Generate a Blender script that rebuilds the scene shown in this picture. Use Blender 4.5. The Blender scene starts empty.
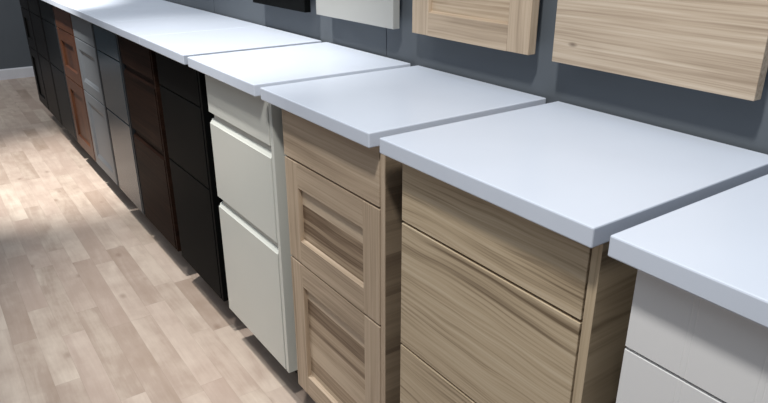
import bpy, bmesh, math, random
from mathutils import Vector, Euler
random.seed(4)
C = bpy.context.scene.collection
S = bpy.context.scene

# ------------------------------------------------------------------ helpers
def lin(h):
    h = h.lstrip('#')
    r = []
    for i in (0, 2, 4):
        c = int(h[i:i+2], 16) / 255
        r.append(c/12.92 if c <= .04045 else ((c+.055)/1.055)**2.4)
    return (*r, 1)

class NT:
    """tiny node-tree builder"""
    def __init__(s, name):
        s.m = bpy.data.materials.new(name); s.m.use_nodes = True
        s.t = s.m.node_tree; s.b = s.t.nodes['Principled BSDF']
    def n(s, typ, **kw):
        nd = s.t.nodes.new(typ)
        for k, v in kw.items():
            setattr(nd, k, v)
        return nd
    def put(s, sock, v):
        if isinstance(v, bpy.types.NodeSocket): s.t.links.new(v, sock)
        elif v is not None: sock.default_value = v
    def math(s, op, a, b=None, c=None):
        nd = s.n('ShaderNodeMath', operation=op)
        for i, v in enumerate((a, b, c)):
            if v is not None: s.put(nd.inputs[i], v)
        return nd.outputs[0]
    def vmath(s, op, a, b=None):
        nd = s.n('ShaderNodeVectorMath', operation=op)
        s.put(nd.inputs[0], a)
        if b is not None: s.put(nd.inputs[1], b)
        return nd.outputs[0]
    def xyz(s, x, y, z):
        nd = s.n('ShaderNodeCombineXYZ')
        for i, v in enumerate((x, y, z)): s.put(nd.inputs[i], v)
        return nd.outputs[0]
    def sep(s, v):
        nd = s.n('ShaderNodeSeparateXYZ'); s.put(nd.inputs[0], v); return nd.outputs
    def noise(s, v, scale=1, detail=2, rough=.5, dist=0):
        nd = s.n('ShaderNodeTexNoise')
        s.put(nd.inputs['Vector'], v); nd.inputs['Scale'].default_value = scale
        nd.inputs['Detail'].default_value = detail; nd.inputs['Roughness'].default_value = rough
        nd.inputs['Distortion'].default_value = dist
        return nd.outputs['Fac']
    def white(s, v):
        nd = s.n('ShaderNodeTexWhiteNoise'); s.put(nd.inputs['Vector'], v); return nd.outputs['Value']
    def ramp(s, fac, stops):
        nd = s.n('ShaderNodeValToRGB'); e = nd.color_ramp.elements
        while len(e) < len(stops): e.new(.5)
        for el, (p, c) in zip(e, stops): el.position = p; el.color = c if len(c) == 4 else (*c, 1)
        s.put(nd.inputs[0], fac); return nd.outputs[0]
    def mix(s, f, a, b, blend='MIX'):
        nd = s.n('ShaderNodeMix', data_type='RGBA', blend_type=blend)
        s.put(nd.inputs['Factor'], f); s.put(nd.inputs['A'], a); s.put(nd.inputs['B'], b)
        return nd.outputs['Result']
    def base(s, v): s.put(s.b.inputs['Base Color'], v)
    def set(s, **kw):
        for k, v in kw.items(): s.put(s.b.inputs[k.replace('_', ' ')], v)
        return s
    def bump(s, h, strength=.1, dist=.001):
        nd = s.n('ShaderNodeBump'); nd.inputs['Strength'].default_value = strength
        nd.inputs['Distance'].default_value = dist; s.put(nd.inputs['Height'], h)
        s.t.links.new(nd.outputs[0], s.b.inputs['Normal'])
    def coord(s): return s.n('ShaderNodeTexCoord').outputs['Object']
    def rand(s): return s.n('ShaderNodeObjectInfo').outputs['Random']

def plain(name, col, rough=.4, spec=.5, var=.06, scale=6, bump=0):
    k = NT(name); c = lin(col); v = k.coord()
    f = k.noise(v, scale, 3)
    lo = tuple(x*(1-var) for x in c[:3]); hi = tuple(min(1, x*(1+var)) for x in c[:3])
    k.base(k.ramp(f, [(.3, lo), (.7, hi)]))
    k.set(Roughness=rough, Specular_IOR_Level=spec)
    if bump: k.bump(k.noise(v, 400, 2), bump, .0005)
    return k.m

def wood(name, dark, mid, light, axis='x', stave=0, stavelen=.35, rings=7., rough=.5, figure=.55, stretch=1.6, cross=11., tonevar=.5, spec=.4, knots=0, streak=.5, warp=.016, finer=.8):
    """wood with its grain along one axis; staves are glued strips across the grain"""
    k = NT(name); p = k.sep(k.coord()); r = k.rand()
    off = k.math('MULTIPLY', r, 61.7)
    order = {'x': (0, 1, 2), 'y': (1, 0, 2), 'z': (2, 1, 0)}[axis]
    L = k.math('ADD', p[order[0]], off); A = p[order[1]]; B = k.math('ADD', p[order[2]], k.math('MULTIPLY', r, 3.1))
    B0 = B
    tone = .5; soff = 0.
    if stave:
        row = k.math('FLOOR', k.math('DIVIDE', B, stave))
        shift = k.white(k.xyz(row, 3.3, 1.7))
        cell = k.math('FLOOR', k.math('ADD', k.math('DIVIDE', L, stavelen), k.math('MULTIPLY', shift, 5.)))
        tone = k.white(k.xyz(row, cell, .5))
        soff = k.math('MULTIPLY', tone, 40.)
    if warp:
        B = k.math('ADD', B, k.math('MULTIPLY', k.noise(k.xyz(k.math('MULTIPLY', L, 2.6), k.math('MULTIPLY', A, 5.), k.math('ADD', k.math('MULTIPLY', B0, 6.), soff)), 1, 2, .5), warp))
    v = k.xyz(k.math('MULTIPLY', L, stretch), k.math('ADD', k.math('MULTIPLY', A, cross), soff), k.math('MULTIPLY', B, cross))
    fig = k.noise(v, 1, 3, .55, .5)
    ring = k.math('PINGPONG', k.math('MULTIPLY', fig, rings), .5)
    ring = k.math('MULTIPLY', ring, 2.)
    fine = k.noise(k.xyz(k.math('MULTIPLY', L, 2.6), k.math('MULTIPLY', A, 190.), k.math('MULTIPLY', B, 190.)), 1, 3, .6)
    mid_n = k.noise(k.xyz(k.math('MULTIPLY', L, 1.6), k.math('MULTIPLY', A, 85.), k.math('ADD', k.math('MULTIPLY', B, 85.), soff)), 1, 3, .6)
    f = k.math('MULTIPLY', k.math('SUBTRACT', fig, .5), figure*1.6)
    f = k.math('ADD', f, k.math('MULTIPLY', k.math('SUBTRACT', ring, .5), .08))
    f = k.math('ADD', f, k.math('MULTIPLY', k.math('SUBTRACT', fine, .5), finer))
    f = k.math('ADD', f, k.math('MULTIPLY', k.math('SUBTRACT', mid_n, .5), .45))
    sn = k.noise(k.xyz(k.math('MULTIPLY', L, .8), k.math('MULTIPLY', A, 9.), k.math('ADD', k.math('ADD', k.math('MULTIPLY', B, 30.), soff), k.math('MULTIPLY', fig, .8))), 1, 2, .5)
    mask = k.ramp(sn, [(.56, (0, 0, 0)), (.70, (1, 1, 1))])
    lines = k.math('ADD', .35, k.math('MULTIPLY', k.noise(k.xyz(k.math('MULTIPLY', L, 1.2), k.math('MULTIPLY', A, 60.), k.math('ADD', k.math('MULTIPLY', B, 130.), k.math('MULTIPLY', fig, 14.))), 1, 2, .5), .9))
    f = k.math('SUBTRACT', f, k.math('MULTIPLY', k.math('MULTIPLY', mask, lines), streak))
    if stave: f = k.math('ADD', f, k.math('MULTIPLY', k.math('SUBTRACT', tone, .5), tonevar))
    f = k.math('ADD', f, .5)
    col = k.ramp(f, [(.12, lin(dark)), (.48, lin(mid)), (.82, lin(light))])
    if knots:
        vo = k.n('ShaderNodeTexVoronoi'); vo.inputs['Scale'].default_value = 1
        k.put(vo.inputs['Vector'], k.xyz(k.math('MULTIPLY', L, knots), k.math('MULTIPLY', A, knots), k.math('MULTIPLY', B, knots*2.4)))
        kn = k.ramp(vo.outputs['Distance'], [(.015, (1, 1, 1)), (.06, (0, 0, 0))])
        col = k.mix(k.math('MULTIPLY', kn, .65), col, lin('#4a3426'))
    k.base(col); k.set(Roughness=rough, Specular_IOR_Level=spec)
    k.bump(fine, .12, .0006)
    return k.m

# ------------------------------------------------------------------ mesh helpers
def bm_box(bm, x0, x1, y0, y1, z0, z1, bev=0., seg=2):
    vs = [bm.verts.new((x, y, z)) for x in (x0, x1) for y in (y0, y1) for z in (z0, z1)]
    fs = [(0, 1, 3, 2), (4, 6, 7, 5), (0, 4, 5, 1), (2, 3, 7, 6), (0, 2, 6, 4), (1, 5, 7, 3)]
    faces = [bm.faces.new([vs[i] for i in f]) for f in fs]
    if bev:
        es = list({e for f in faces for e in f.edges})
        bmesh.ops.bevel(bm, geom=es, offset=bev, segments=seg, profile=.5, affect='EDGES')

def bm_extrude_x(bm, prof, x0, x1):
    """closed (y,z) profile extruded from x0 to x1"""
    a = [bm.verts.new((x0, y, z)) for y, z in prof]; b = [bm.verts.new((x1, y, z)) for y, z in prof]
    n = len(prof)
    bm.faces.new(a); bm.faces.new(b[::-1])
    for i in range(n): bm.faces.new((a[i], b[i], b[(i+1) % n], a[(i+1) % n]))

def bm_extrude_z(bm, prof, z0, z1):
    """closed (x,y) profile extruded from z0 to z1"""
    a = [bm.verts.new((x, y, z0)) for x, y in prof]; b = [bm.verts.new((x, y, z1)) for x, y in prof]
    n = len(prof)
    bm.faces.new(a); bm.faces.new(b[::-1])
    for i in range(n): bm.faces.new((a[i], b[i], b[(i+1) % n], a[(i+1) % n]))

def link(name, bm, m, parent=None, off=(0, 0, 0), smooth=False):
    bmesh.ops.recalc_face_normals(bm, faces=bm.faces[:])
    me = bpy.data.meshes.new(name)
    if any(off): bmesh.ops.translate(bm, verts=bm.verts[:], vec=Vector(off))
    bm.to_mesh(me); bm.free()
    me.materials.append(m)
    for p in me.polygons: p.use_smooth = smooth
    o = bpy.data.objects.new(name, me); C.objects.link(o)
    if parent: o.parent = parent
    return o

def box(name, x0, x1, y0, y1, z0, z1, m, parent=None, bev=0., off=(0, 0, 0)):
    bm = bmesh.new(); bm_box(bm, x0, x1, y0, y1, z0, z1, bev)
    return link(name, bm, m, parent, off)

def thing(name, label, cat, loc, group=None):
    o = bpy.data.objects.new(name, None); C.objects.link(o); o.location = loc
    o.empty_display_size = .1
    return tag(o, label, cat, group)

def tag(o, label, cat, group=None):
    o['label'] = label; o['category'] = cat
    if group: o['group'] = group
    return o

def structure(o):
    o['kind'] = 'structure'; return o

# ------------------------------------------------------------------ measures
ZT, ZB = .915, .8872            # top and underside of the countertops
Z1, Z2, Z3 = .7618, .5053, .1229  # joints between the drawer fronts and their bottom edge
YF, DF = .030, .019             # drawer front plane, thickness
D = .4454                       # countertop depth
YW = .452                       # back wall
XL, XR = -5.84, 2.2
YN = -3.2

# ------------------------------------------------------------------ materials
M_counter = plain('white_quartz', '#cfd7e4', .34, .5, .012, 9)
def wall_mat():
    k = NT('slate_grey_paint'); c = lin('#5a6066')
    f = k.noise(k.coord(), 2.5, 4)
    k.base(k.ramp(f, [(.3, tuple(x*.95 for x in c[:3])), (.7, tuple(x*1.05 for x in c[:3]))]))
    k.set(Roughness=.55, Specular_IOR_Level=.35); k.bump(k.noise(k.coord(), 220, 2), .05, .0006)
    return k.m
M_wall = wall_mat()
M_skirt = plain('white_skirting_paint', '#dcdee4', .45)
M_body = plain('dark_carcass', '#0c0a08', .6, .08)
M_plinth = plain('brown_black_plinth', '#2f2720', .5, .4)
M_white = plain('white_lacquer', '#e6e6e6', .38, .5, .012)
M_offwhite = plain('warm_off_white_lacquer', '#c9cbc4', .32, .5, .012)
M_paleGrey = plain('pale_grey_lacquer', '#a3a39f', .4, .5, .012)
M_black = plain('matt_black_lacquer', '#0e0f0f', .55, .03, .05)
M_bluegrey = plain('blue_grey_gloss', '#2b3840', .22, .22, .02)
M_greypaint = plain('mid_grey_paint', '#5f6367', .42, .3, .02)
M_edge_gap_shade = plain('dark_edge_and_gap_shade', '#1e2226', .5)
M_metal = plain('steel_hanger', '#8a8c90', .35)
M_blueblack = plain('blue_black_lacquer', '#101315', .45, .12, .05)
M_brown = wood('dark_walnut', '#140d0a', '#231712', '#33231b', 'x', rings=6, rough=.5, spec=.02, figure=.4)
M_blackwood = wood('black_stained_ash', '#0b0b0b', '#151414', '#201f1d', 'z', rings=7, rough=.45, spec=.12, figure=.35)
M_cherry = wood('red_brown_stain', '#301a10', '#452818', '#58351f', 'z', rings=4, rough=.42, figure=.35)
M_cherry_x = wood('red_brown_stain_across', '#301a10', '#452818', '#58351f', 'x', rings=4, rough=.42, figure=.35)
OAK = ('#75644f', '#bdaa8e', '#cfbfa5')
M_oak = wood('light_oak', *OAK, 'x', rings=9, rough=.48, figure=.32, stretch=1.0, cross=9., knots=2.6, streak=.38, warp=.045, finer=1.15)
M_oak_side = wood('light_oak_side', *OAK, 'y', stave=.21, stavelen=3., rings=8, rough=.5, figure=.25, tonevar=.12, streak=.25, finer=.25)
M_oak_z = wood('light_oak_upright', *OAK, 'z', rings=6, rough=.48, figure=.2, streak=.1)
M_oak_fine = wood('fine_line_oak', '#8f7c68', '#b7a590', '#cbbca8', 'x', rings=10, rough=.5, figure=.17, stretch=.8, cross=16., knots=4.5, streak=.2, warp=.008, finer=1.2)
ASH = ('#867460', '#b5a18a', '#c9b7a0')
M_ash = wood('pale_ash', *ASH, 'x', rings=8, rough=.5, figure=.3, stretch=1.3, cross=9., streak=.25)
M_ash_z = wood('pale_ash_upright', *ASH, 'z', warp=.02, rings=6, rough=.5, figure=.25, stretch=1.2, cross=10., streak=.2)
M_ash_panel = wood('ash_staves', '#6a5643', '#a8937b', '#c8b59d', 'x', stave=.042, stavelen=9., rings=5, rough=.5, figure=.3, tonevar=.8, streak=.35)
M_ash_side_shade = wood('ash_staves_side_shade', '#5c4d40', '#887864', '#9d8c78', 'y', stave=.045, stavelen=.22, rings=5, rough=.5, figure=.2, tonevar=.3, streak=.2, finer=.3)  # staved veneer, colour darkened to stand in for shade on the side

def floor_mat():
    k = NT('birch_strip_laminate'); p = k.sep(k.coord())
    W_, L_ = .070, .46
    v = k.math('DIVIDE', p[1], W_); row = k.math('FLOOR', v)
    sh = k.math('MULTIPLY', k.white(k.xyz(row, 7.1, 2.3)), 9.)
    ln = k.math('ADD', L_*.8, k.math('MULTIPLY', k.white(k.xyz(row, 1.9, 5.)), L_*.45))
    u = k.math('ADD', k.math('DIVIDE', p[0], ln), sh); cell = k.math('FLOOR', u)
    tone = k.white(k.xyz(row, cell, .5)); t2 = k.white(k.xyz(row, cell, 8.5))
    so = k.math('MULTIPLY', tone, 50.)
    g = k.noise(k.xyz(k.math('MULTIPLY', p[0], 2.2), k.math('ADD', k.math('MULTIPLY', p[1], 14.), so), so), 1, 4, .6, .8)
    fine = k.noise(k.xyz(k.math('MULTIPLY', p[0], 8.), k.math('MULTIPLY', p[1], 150.), so), 1, 3, .6)
    cloud = k.noise(k.xyz(p[0], p[1], so), 9, 3, .6)
    f = k.math('ADD', k.math('ADD', k.math('MULTIPLY', tone, .34), .14), k.math('MULTIPLY', g, .80))
    f = k.math('ADD', f, k.math('MULTIPLY', k.math('SUBTRACT', fine, .5), .22))
    f = k.math('ADD', f, k.math('MULTIPLY', k.math('SUBTRACT', cloud, .5), .6))
    col = k.ramp(f, [(.22, lin('#94806f')), (.62, lin('#a99789')), (1., lin('#cabcad'))])
    col = k.mix(k.math('MULTIPLY', t2, .45), col, lin('#c0aca0'))
    vo = k.n('ShaderNodeTexVoronoi'); vo.inputs['Scale'].default_value = 1
    k.put(vo.inputs['Vector'], k.xyz(k.math('MULTIPLY', p[0], 5.), k.math('MULTIPLY', p[1], 9.), so))
    kn = k.ramp(vo.outputs['Distance'], [(.02, (1, 1, 1)), (.14, (0, 0, 0))])
    col = k.mix(k.math('MULTIPLY', kn, .45), col, lin('#6d5240'))
    fv = k.math('PINGPONG', v, .5); fu = k.math('MULTIPLY', k.math('PINGPONG', u, .5), L_/W_)
    seam = k.math('LESS_THAN', k.math('MINIMUM', fv, fu), .011)
    col = k.mix(k.math('MULTIPLY', seam, .16), col, lin('#6b5a4c'))
    k.base(col)
    k.set(Roughness=k.math('ADD', .36, k.math('MULTIPLY', g, .12)), Specular_IOR_Level=.45)
    return k.m
M_floor = floor_mat()

# ------------------------------------------------------------------ the room
structure(box('floor', XL-.1, XR, YN, YW+.1, -.06, 0, M_floor))
bm = bmesh.new()
seams = [-4.35, -3.107, -1.864, -.618, .628, 1.874]
xs = [XL-.1] + seams + [XR]
for a, b in zip(xs, xs[1:]):
    bm_box(bm, a+.0015, b-.0015, YW, YW+.018, 0, 2.8, .0008, 1)
bm_box(bm, XL-.1, XR, YW+.017, YW+.1, 0, 2.8)
structure(link('wall_back', bm, M_wall))
structure(box('wall_left', XL-.1, XL, YN, YW-.0005, 0, 2.8, M_wall))
bm = bmesh.new()
bm_extrude_z(bm, [(XL, YN), (XL+.014, YN), (XL+.014, YW-.001), (XL, YW-.001)], 0, .082)
b2 = [(XL+.014, .082), (XL+.010, .092), (XL, .092), (XL, .082)]
a = [bm.verts.new((x, YN, z)) for x, z in b2]; b = [bm.verts.new((x, YW-.001, z)) for x, z in b2]
bm.faces.new(a); bm.faces.new(b[::-1])
for i in range(4): bm.faces.new((a[i], b[i], b[(i+1) % 4], a[(i+1) % 4]))
structure(link('baseboard_left', bm, M_skirt))

# ------------------------------------------------------------------ drawer fronts
G = .0026                       # half of the joint between two fronts
ROWS = [(Z1+G, ZB-.0025), (Z2+G, Z1-G), (Z3, Z2-G)]

def slab(x0, x1, z0, z1, m, par, off, name='drawer_front'):
    return box(name, x0, x1, YF, YF+DF, z0, z1, m, par, .0009, off)

def handle_front(x0, x1, z0, z1, m, par, off, grooved=True, gap=.015):
    """integrated handle: the top edge slopes back into a finger groove"""
    y0, y1 = YF, YF+DF
    prof = [(y0, z0+.001), (y0+.001, z0), (y1, z0)]
    if grooved:
        prof += [(y1, z1-gap), (y0+.0090, z1-gap), (y0+.002, z1-gap-.010), (y0, z1-gap-.0118)]
    else:
        prof += [(y1, z1), (y0+.001, z1), (y0, z1-.001)]
    bm = bmesh.new(); bm_extrude_x(bm, prof, x0, x1)
    if grooved: bm_box(bm, x0+.014, x1, y0+.0092, y1-.0005, z1-gap-.001, z1)   # back of the groove, open at its left end
    return link('drawer_front', bm, m, par, off)

def shaker(x0, x1, z0, z1, mpanel, mrail, mstile, par, off, st=.058, ra=.061, yf=YF, th=DF, rec=.0105, name='drawer_front'):
    pnl = box(name, x0+st-.008, x1-st+.008, yf+rec, yf+th-.001, z0+ra-.008, z1-ra+.008, mpanel, par, 0, off)
    for xa, xb in ((x0, x0+st), (x1-st, x1)):
        box('stile', xa, xb, yf, yf+th, z0, z1, mstile, pnl, .0012, off)
    for za, zb in ((z0, z0+ra), (z1-ra, z1)):
        bm = bmesh.new()
        top = za > z0
        e = .004
        if not top: prof = [(yf, za), (yf+th, za), (yf+th, zb), (yf+rec, zb), (yf+.0006, zb-e)]
        else: prof = [(yf, zb), (yf+th, zb), (yf+th, za), (yf+rec, za), (yf+.0006, za+e*.4)]
        bm_extrude_x(bm, [(y, z) for y, z in prof], x0+st, x1-st)
        link('rail', bm, mrail, pnl, off)
    return pnl

def moulded(x0, x1, z0, z1, m, par, off, fr=.052, deep=.007, slope=.014):
    """painted front with a frame whose inner edge slopes down to a flat sunk panel"""
    bm = bmesh.new(); bm_box(bm, x0, x1, YF+deep+.001, YF+DF, z0, z1)
    def ring(i, y): return [bm.verts.new((x, y, z)) for x, z in ((x0+i, z0+i), (x1-i, z0+i), (x1-i, z1-i), (x0+i, z1-i))]
    R = [ring(0, YF+deep+.001), ring(0, YF+.001), ring(.001, YF), ring(fr-.004, YF), ring(fr, YF+.0025), ring(fr+.003, YF+.0025), ring(fr+slope, YF+deep)]
    for a, b in zip(R, R[1:]):
        for i in range(4): bm.faces.new((a[i], a[(i+1) % 4], b[(i+1) % 4], b[i]))
    bm.faces.new(R[-1])
    return link('drawer_front', bm, m, par, off)

def beaded(x0, x1, z0, z1, m, par, off, lines):
    """flat front with pairs of fine upright grooves"""
    w, d = .0011, .0004
    prof = [(x0+.001, YF), ]
    for x in lines:
        for g in (x-.0034, x+.0034):
            prof += [(g-w, YF), (g, YF+d), (g+w, YF)]
    prof += [(x1-.001, YF), (x1, YF+.001), (x1, YF+DF), (x0, YF+DF), (x0, YF+.001)]
    bm = bmesh.new(); bm_extrude_z(bm, prof, z0, z1)
    return link('drawer_front', bm, m, par, off)

def cabinet(x0, x1, style, label, mside, mfront, panel=True, plinth=(-.004, .014)):
    x0 -= .0025; x1 -= .0025
    xc = (x0+x1)/2; off = (-xc, -.24, 0)
    t = thing('base_cabinet', label, 'cabinet', (xc, .24, 0), 'base cabinets along the display wall')
    box('carcass', x0+.001, x1-.001, YF+DF+.001, D-.006, Z3, ZB, M_body, t, 0, off)
    if panel:
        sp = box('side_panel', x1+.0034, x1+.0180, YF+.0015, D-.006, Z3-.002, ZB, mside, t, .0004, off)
        mb = {M_oak_side: M_oak_z, M_ash_side_shade: M_ash_z}.get(mside)
        if mb: box('edge_band', x1+.0034, x1+.0180, YF+.0005, YF+.0014, Z3-.002, ZB, mb, sp, 0, off)
    box('plinth', x0+.001-plinth[0], x1-.001+plinth[1], .118, .134, 0, Z3, M_plinth, t, .001, off)
    style(x0, x1, mfront, t, off)
    return t

def st_slab(x0, x1, m, t, off):
    for z0, z1 in ROWS: slab(x0, x1, z0, z1, m, t, off)
def st_handle(x0, x1, m, t, off):
    for i, (z0, z1) in enumerate(ROWS): handle_front(x0, x1, z0, z1, m, t, off, i > 0)
def st_ash(x0, x1, m, t, off):
    slab(x0, x1, *ROWS[0], M_ash, t, off)
    for z0, z1 in ROWS[1:]: shaker(x0, x1, z0, z1, M_ash_panel, M_ash, M_ash_z, t, off)
def st_cherry(x0, x1, m, t, off):
    slab(x0, x1, *ROWS[0], M_cherry_x, t, off)
    for z0, z1 in ROWS[1:]: shaker(x0, x1, z0, z1, M_cherry, M_cherry_x, M_cherry, t, off)
def st_blackshaker(x0, x1, m, t, off):
    slab(x0, x1, *ROWS[0], m, t, off)
    for z0, z1 in ROWS[1:]: shaker(x0, x1, z0, z1, m, m, m, t, off)
def st_moulded(x0, x1, m, t, off):
    slab(x0, x1, *ROWS[0], m, t, off)
    for z0, z1 in ROWS[1:]: moulded(x0, x1, z0, z1, m, t, off)
def st_beaded(x0, x1, m, t, off):
    ls = [.5665+.0835*i for i in range(4)]
    for z0, z1 in ROWS: beaded(x0, x1, z0, z1, m, t, off, ls)

cabinet(.4927, .893, st_beaded, 'white three-drawer base cabinet with fine paired grooves, nearest to the viewer', M_white, M_white)
cabinet(.0286, .4239, st_slab, 'light oak base cabinet with three flat horizontal-grain drawer fronts', M_oak_side, M_oak)
cabinet(-.4235, -.0412, st_ash, 'pale ash base cabinet with framed lower drawer fronts', M_ash_side_shade, M_ash)
cabinet(-.8845, -.4975, st_handle, 'warm off-white base cabinet with finger grooves above its drawers', M_offwhite, M_offwhite)
cabinet(-1.325, -.953, st_slab, 'plain matt black base cabinet beside the off-white cabinet', M_black, M_black)
cabinet(-1.772, -1.392, st_handle, 'dark walnut brown base cabinet with finger grooves above its drawers', M_brown, M_brown)
cabinet(-2.172, -1.815, st_slab, 'glossy blue-grey base cabinet with flat drawer fronts', M_edge_gap_shade, M_bluegrey)
cabinet(-2.612, -2.21, st_moulded, 'mid grey painted base cabinet with moulded drawer fronts', M_edge_gap_shade, M_greypaint)  # dark side panel colour stands in for shade in the gap
cabinet(-3.045, -2.64, st_cherry, 'red-brown stained wood base cabinet with framed drawer fronts', M_cherry, M_cherry)
cabinet(-3.465, -3.09, st_slab, 'blue-black flat base cabinet next to the red-brown cabinet', M_edge_gap_shade, M_blueblack)
cabinet(-3.875, -3.51, st_slab, 'black wood-grain base cabinet, second from the far end of the row', M_blackwood, M_blackwood)
cabinet(-4.25, -3.915, st_blackshaker, 'black framed-front base cabinet at the far end of the row', M_blackwood, M_blackwood)

# ------------------------------------------------------------------ countertops
CT = [(.4675, .915, 'the grooved white cabinet nearest the viewer'),
      (0., .445, 'the flat light oak cabinet'),
      (-.4661, -.0312, 'the pale ash cabinet'),
      (-.9292, -.4977, 'the off-white cabinet'),
      (-1.3825, -.9616, 'the matt black cabinet beside the off-white one'),
      (-1.808, -1.3845, 'the dark walnut brown cabinet'),
      (-2.2035, -1.8100, 'the glossy blue-grey cabinet'),
      (-2.6425, -2.2055, 'the mid grey moulded cabinet'),
      (-3.066, -2.6445, 'the red-brown cabinet'),
      (-3.485, -3.068, 'the blue-black cabinet'),
      (-3.894, -3.487, 'the black cabinet second from the far end'),
      (-4.275, -3.896, 'the black framed cabinet at the far end')]
for a, b, s in CT:
    xc = (a+b)/2
    bm = bmesh.new(); bm_box(bm, a, b, 0, D, ZB, ZT, .0022, 2)
    o = link('countertop', bm, M_counter, None, (-xc, -.22, -ZB))
    o.location = (xc, .22, ZB)
    tag(o, 'white countertop slab lying on ' + s, 'countertop', 'white countertop slabs')

# ------------------------------------------------------------------ door samples on the wall
SY, SB = .400, 1.0045
def sample(x0, x1, zb, label, kind, m):
    xc = (x0+x1)/2; h = .385; off = (-xc, -YW, -zb)
    t = thing('door_sample', label, 'door sample', (xc, YW, zb), 'cabinet door samples hung on the wall')
    if kind == 'shaker':
        f = shaker(x0, x1, zb, zb+h, M_ash_panel, M_ash, M_ash_z, t, off, st=.0615, ra=.057, yf=SY, th=.021, name='door_front')
        box('back_board', x0+.002, x1-.002, SY+.0205, SY+.023, zb+.002, zb+h-.002, M_ash, t, 0, off)
    else:
        f = box('door_front', x0, x1, SY, SY+.021 if kind == 'slab' else SY+.014, zb, zb+h, m, t, .0012, off)
    yb = {'slab': .021, 'shaker': .023}[kind]
    for xx in (x0+.09, x1-.09):
        box('hanging_bracket', xx-.02, xx+.02, SY+yb, YW, zb+h-.12, zb+h-.06, M_metal, t, .001, off)
sample(.012, .406, 1.002, 'flat fine-grained oak door sample on the wall above the oak cabinet', 'slab', M_oak_fine)
sample(-.436, -.0505, 1.0045, 'pale ash framed door sample on the grey wall', 'shaker', None)
sample(-.909, -.5155, 1.003, 'pale grey flat door sample on the wall above the off-white cabinet', 'slab', M_paleGrey)
sample(-1.358, -.9795, 1.001, 'black flat door sample hung on the grey wall', 'slab', M_black)

# ------------------------------------------------------------------ lights
def spot(loc, target, power, angle=70, blend=.9, col=(1, .972, .93), r=.035):
    l = bpy.data.lights.new('spot_light', 'SPOT'); l.energy = power; l.spot_size = math.radians(angle)
    l.spot_blend = blend; l.color = col; l.shadow_soft_size = r
    o = bpy.data.objects.new('ceiling_or_fill_spot', l); C.objects.link(o); o.location = loc
    o.rotation_euler = (Vector(target)-Vector(loc)).to_track_quat('-Z', 'Y').to_euler()
    return o
spot((.62, -.72, 2.6), (.08, .22, .85), 140, 76, r=.09)
spot((-1.0, -.50, 2.6), (-1.15, .10, .58), 200, 54)
spot((-2.35, -.55, 2.6), (-2.95, -.12, 0.), 520, 40)
spot((-2.2, -.45, 2.6), (-2.25, .25, .92), 60, 50)  # extra fill spot, added to brighten the far countertops
spot((-4.3, -.9, 2.6), (-5.0, -.1, .7), 78, 90)
def panel(loc, sx, sy, power, col):
    l = bpy.data.lights.new('overhead_fill', 'AREA'); l.shape = 'RECTANGLE'; l.size = sx; l.size_y = sy
    l.energy = power; l.color = col
    o = bpy.data.objects.new('overhead_fill_light', l); C.objects.link(o); o.location = loc
panel((-1.9, -.9, 2.78), 7.4, 2.6, 45, (.80, .89, 1))  # unseen overhead fill, added for cool ambient light from above
w = bpy.data.worlds.new('shop'); S.world = w; w.use_nodes = True
bg = w.node_tree.nodes['Background']; bg.inputs[0].default_value = (.88, .93, 1, 1); bg.inputs[1].default_value = .21

# ------------------------------------------------------------------ camera
cam = bpy.data.cameras.new('camera'); co = bpy.data.objects.new('camera', cam); C.objects.link(co)
co.location = (.88133, -.60798, 1.24181)
co.rotation_euler = Euler((math.radians(67.49876), math.radians(.05047), math.radians(54.93867)), 'XYZ')
cam.sensor_width = 36; cam.sensor_fit = 'HORIZONTAL'; cam.lens = 660.1022/768*36
cam.clip_start = .02
S.camera = co
vs = S.view_settings
vs.view_transform = 'Standard'; vs.look = 'None'; vs.exposure = 0; vs.gamma = 1; vs.use_curve_mapping = False
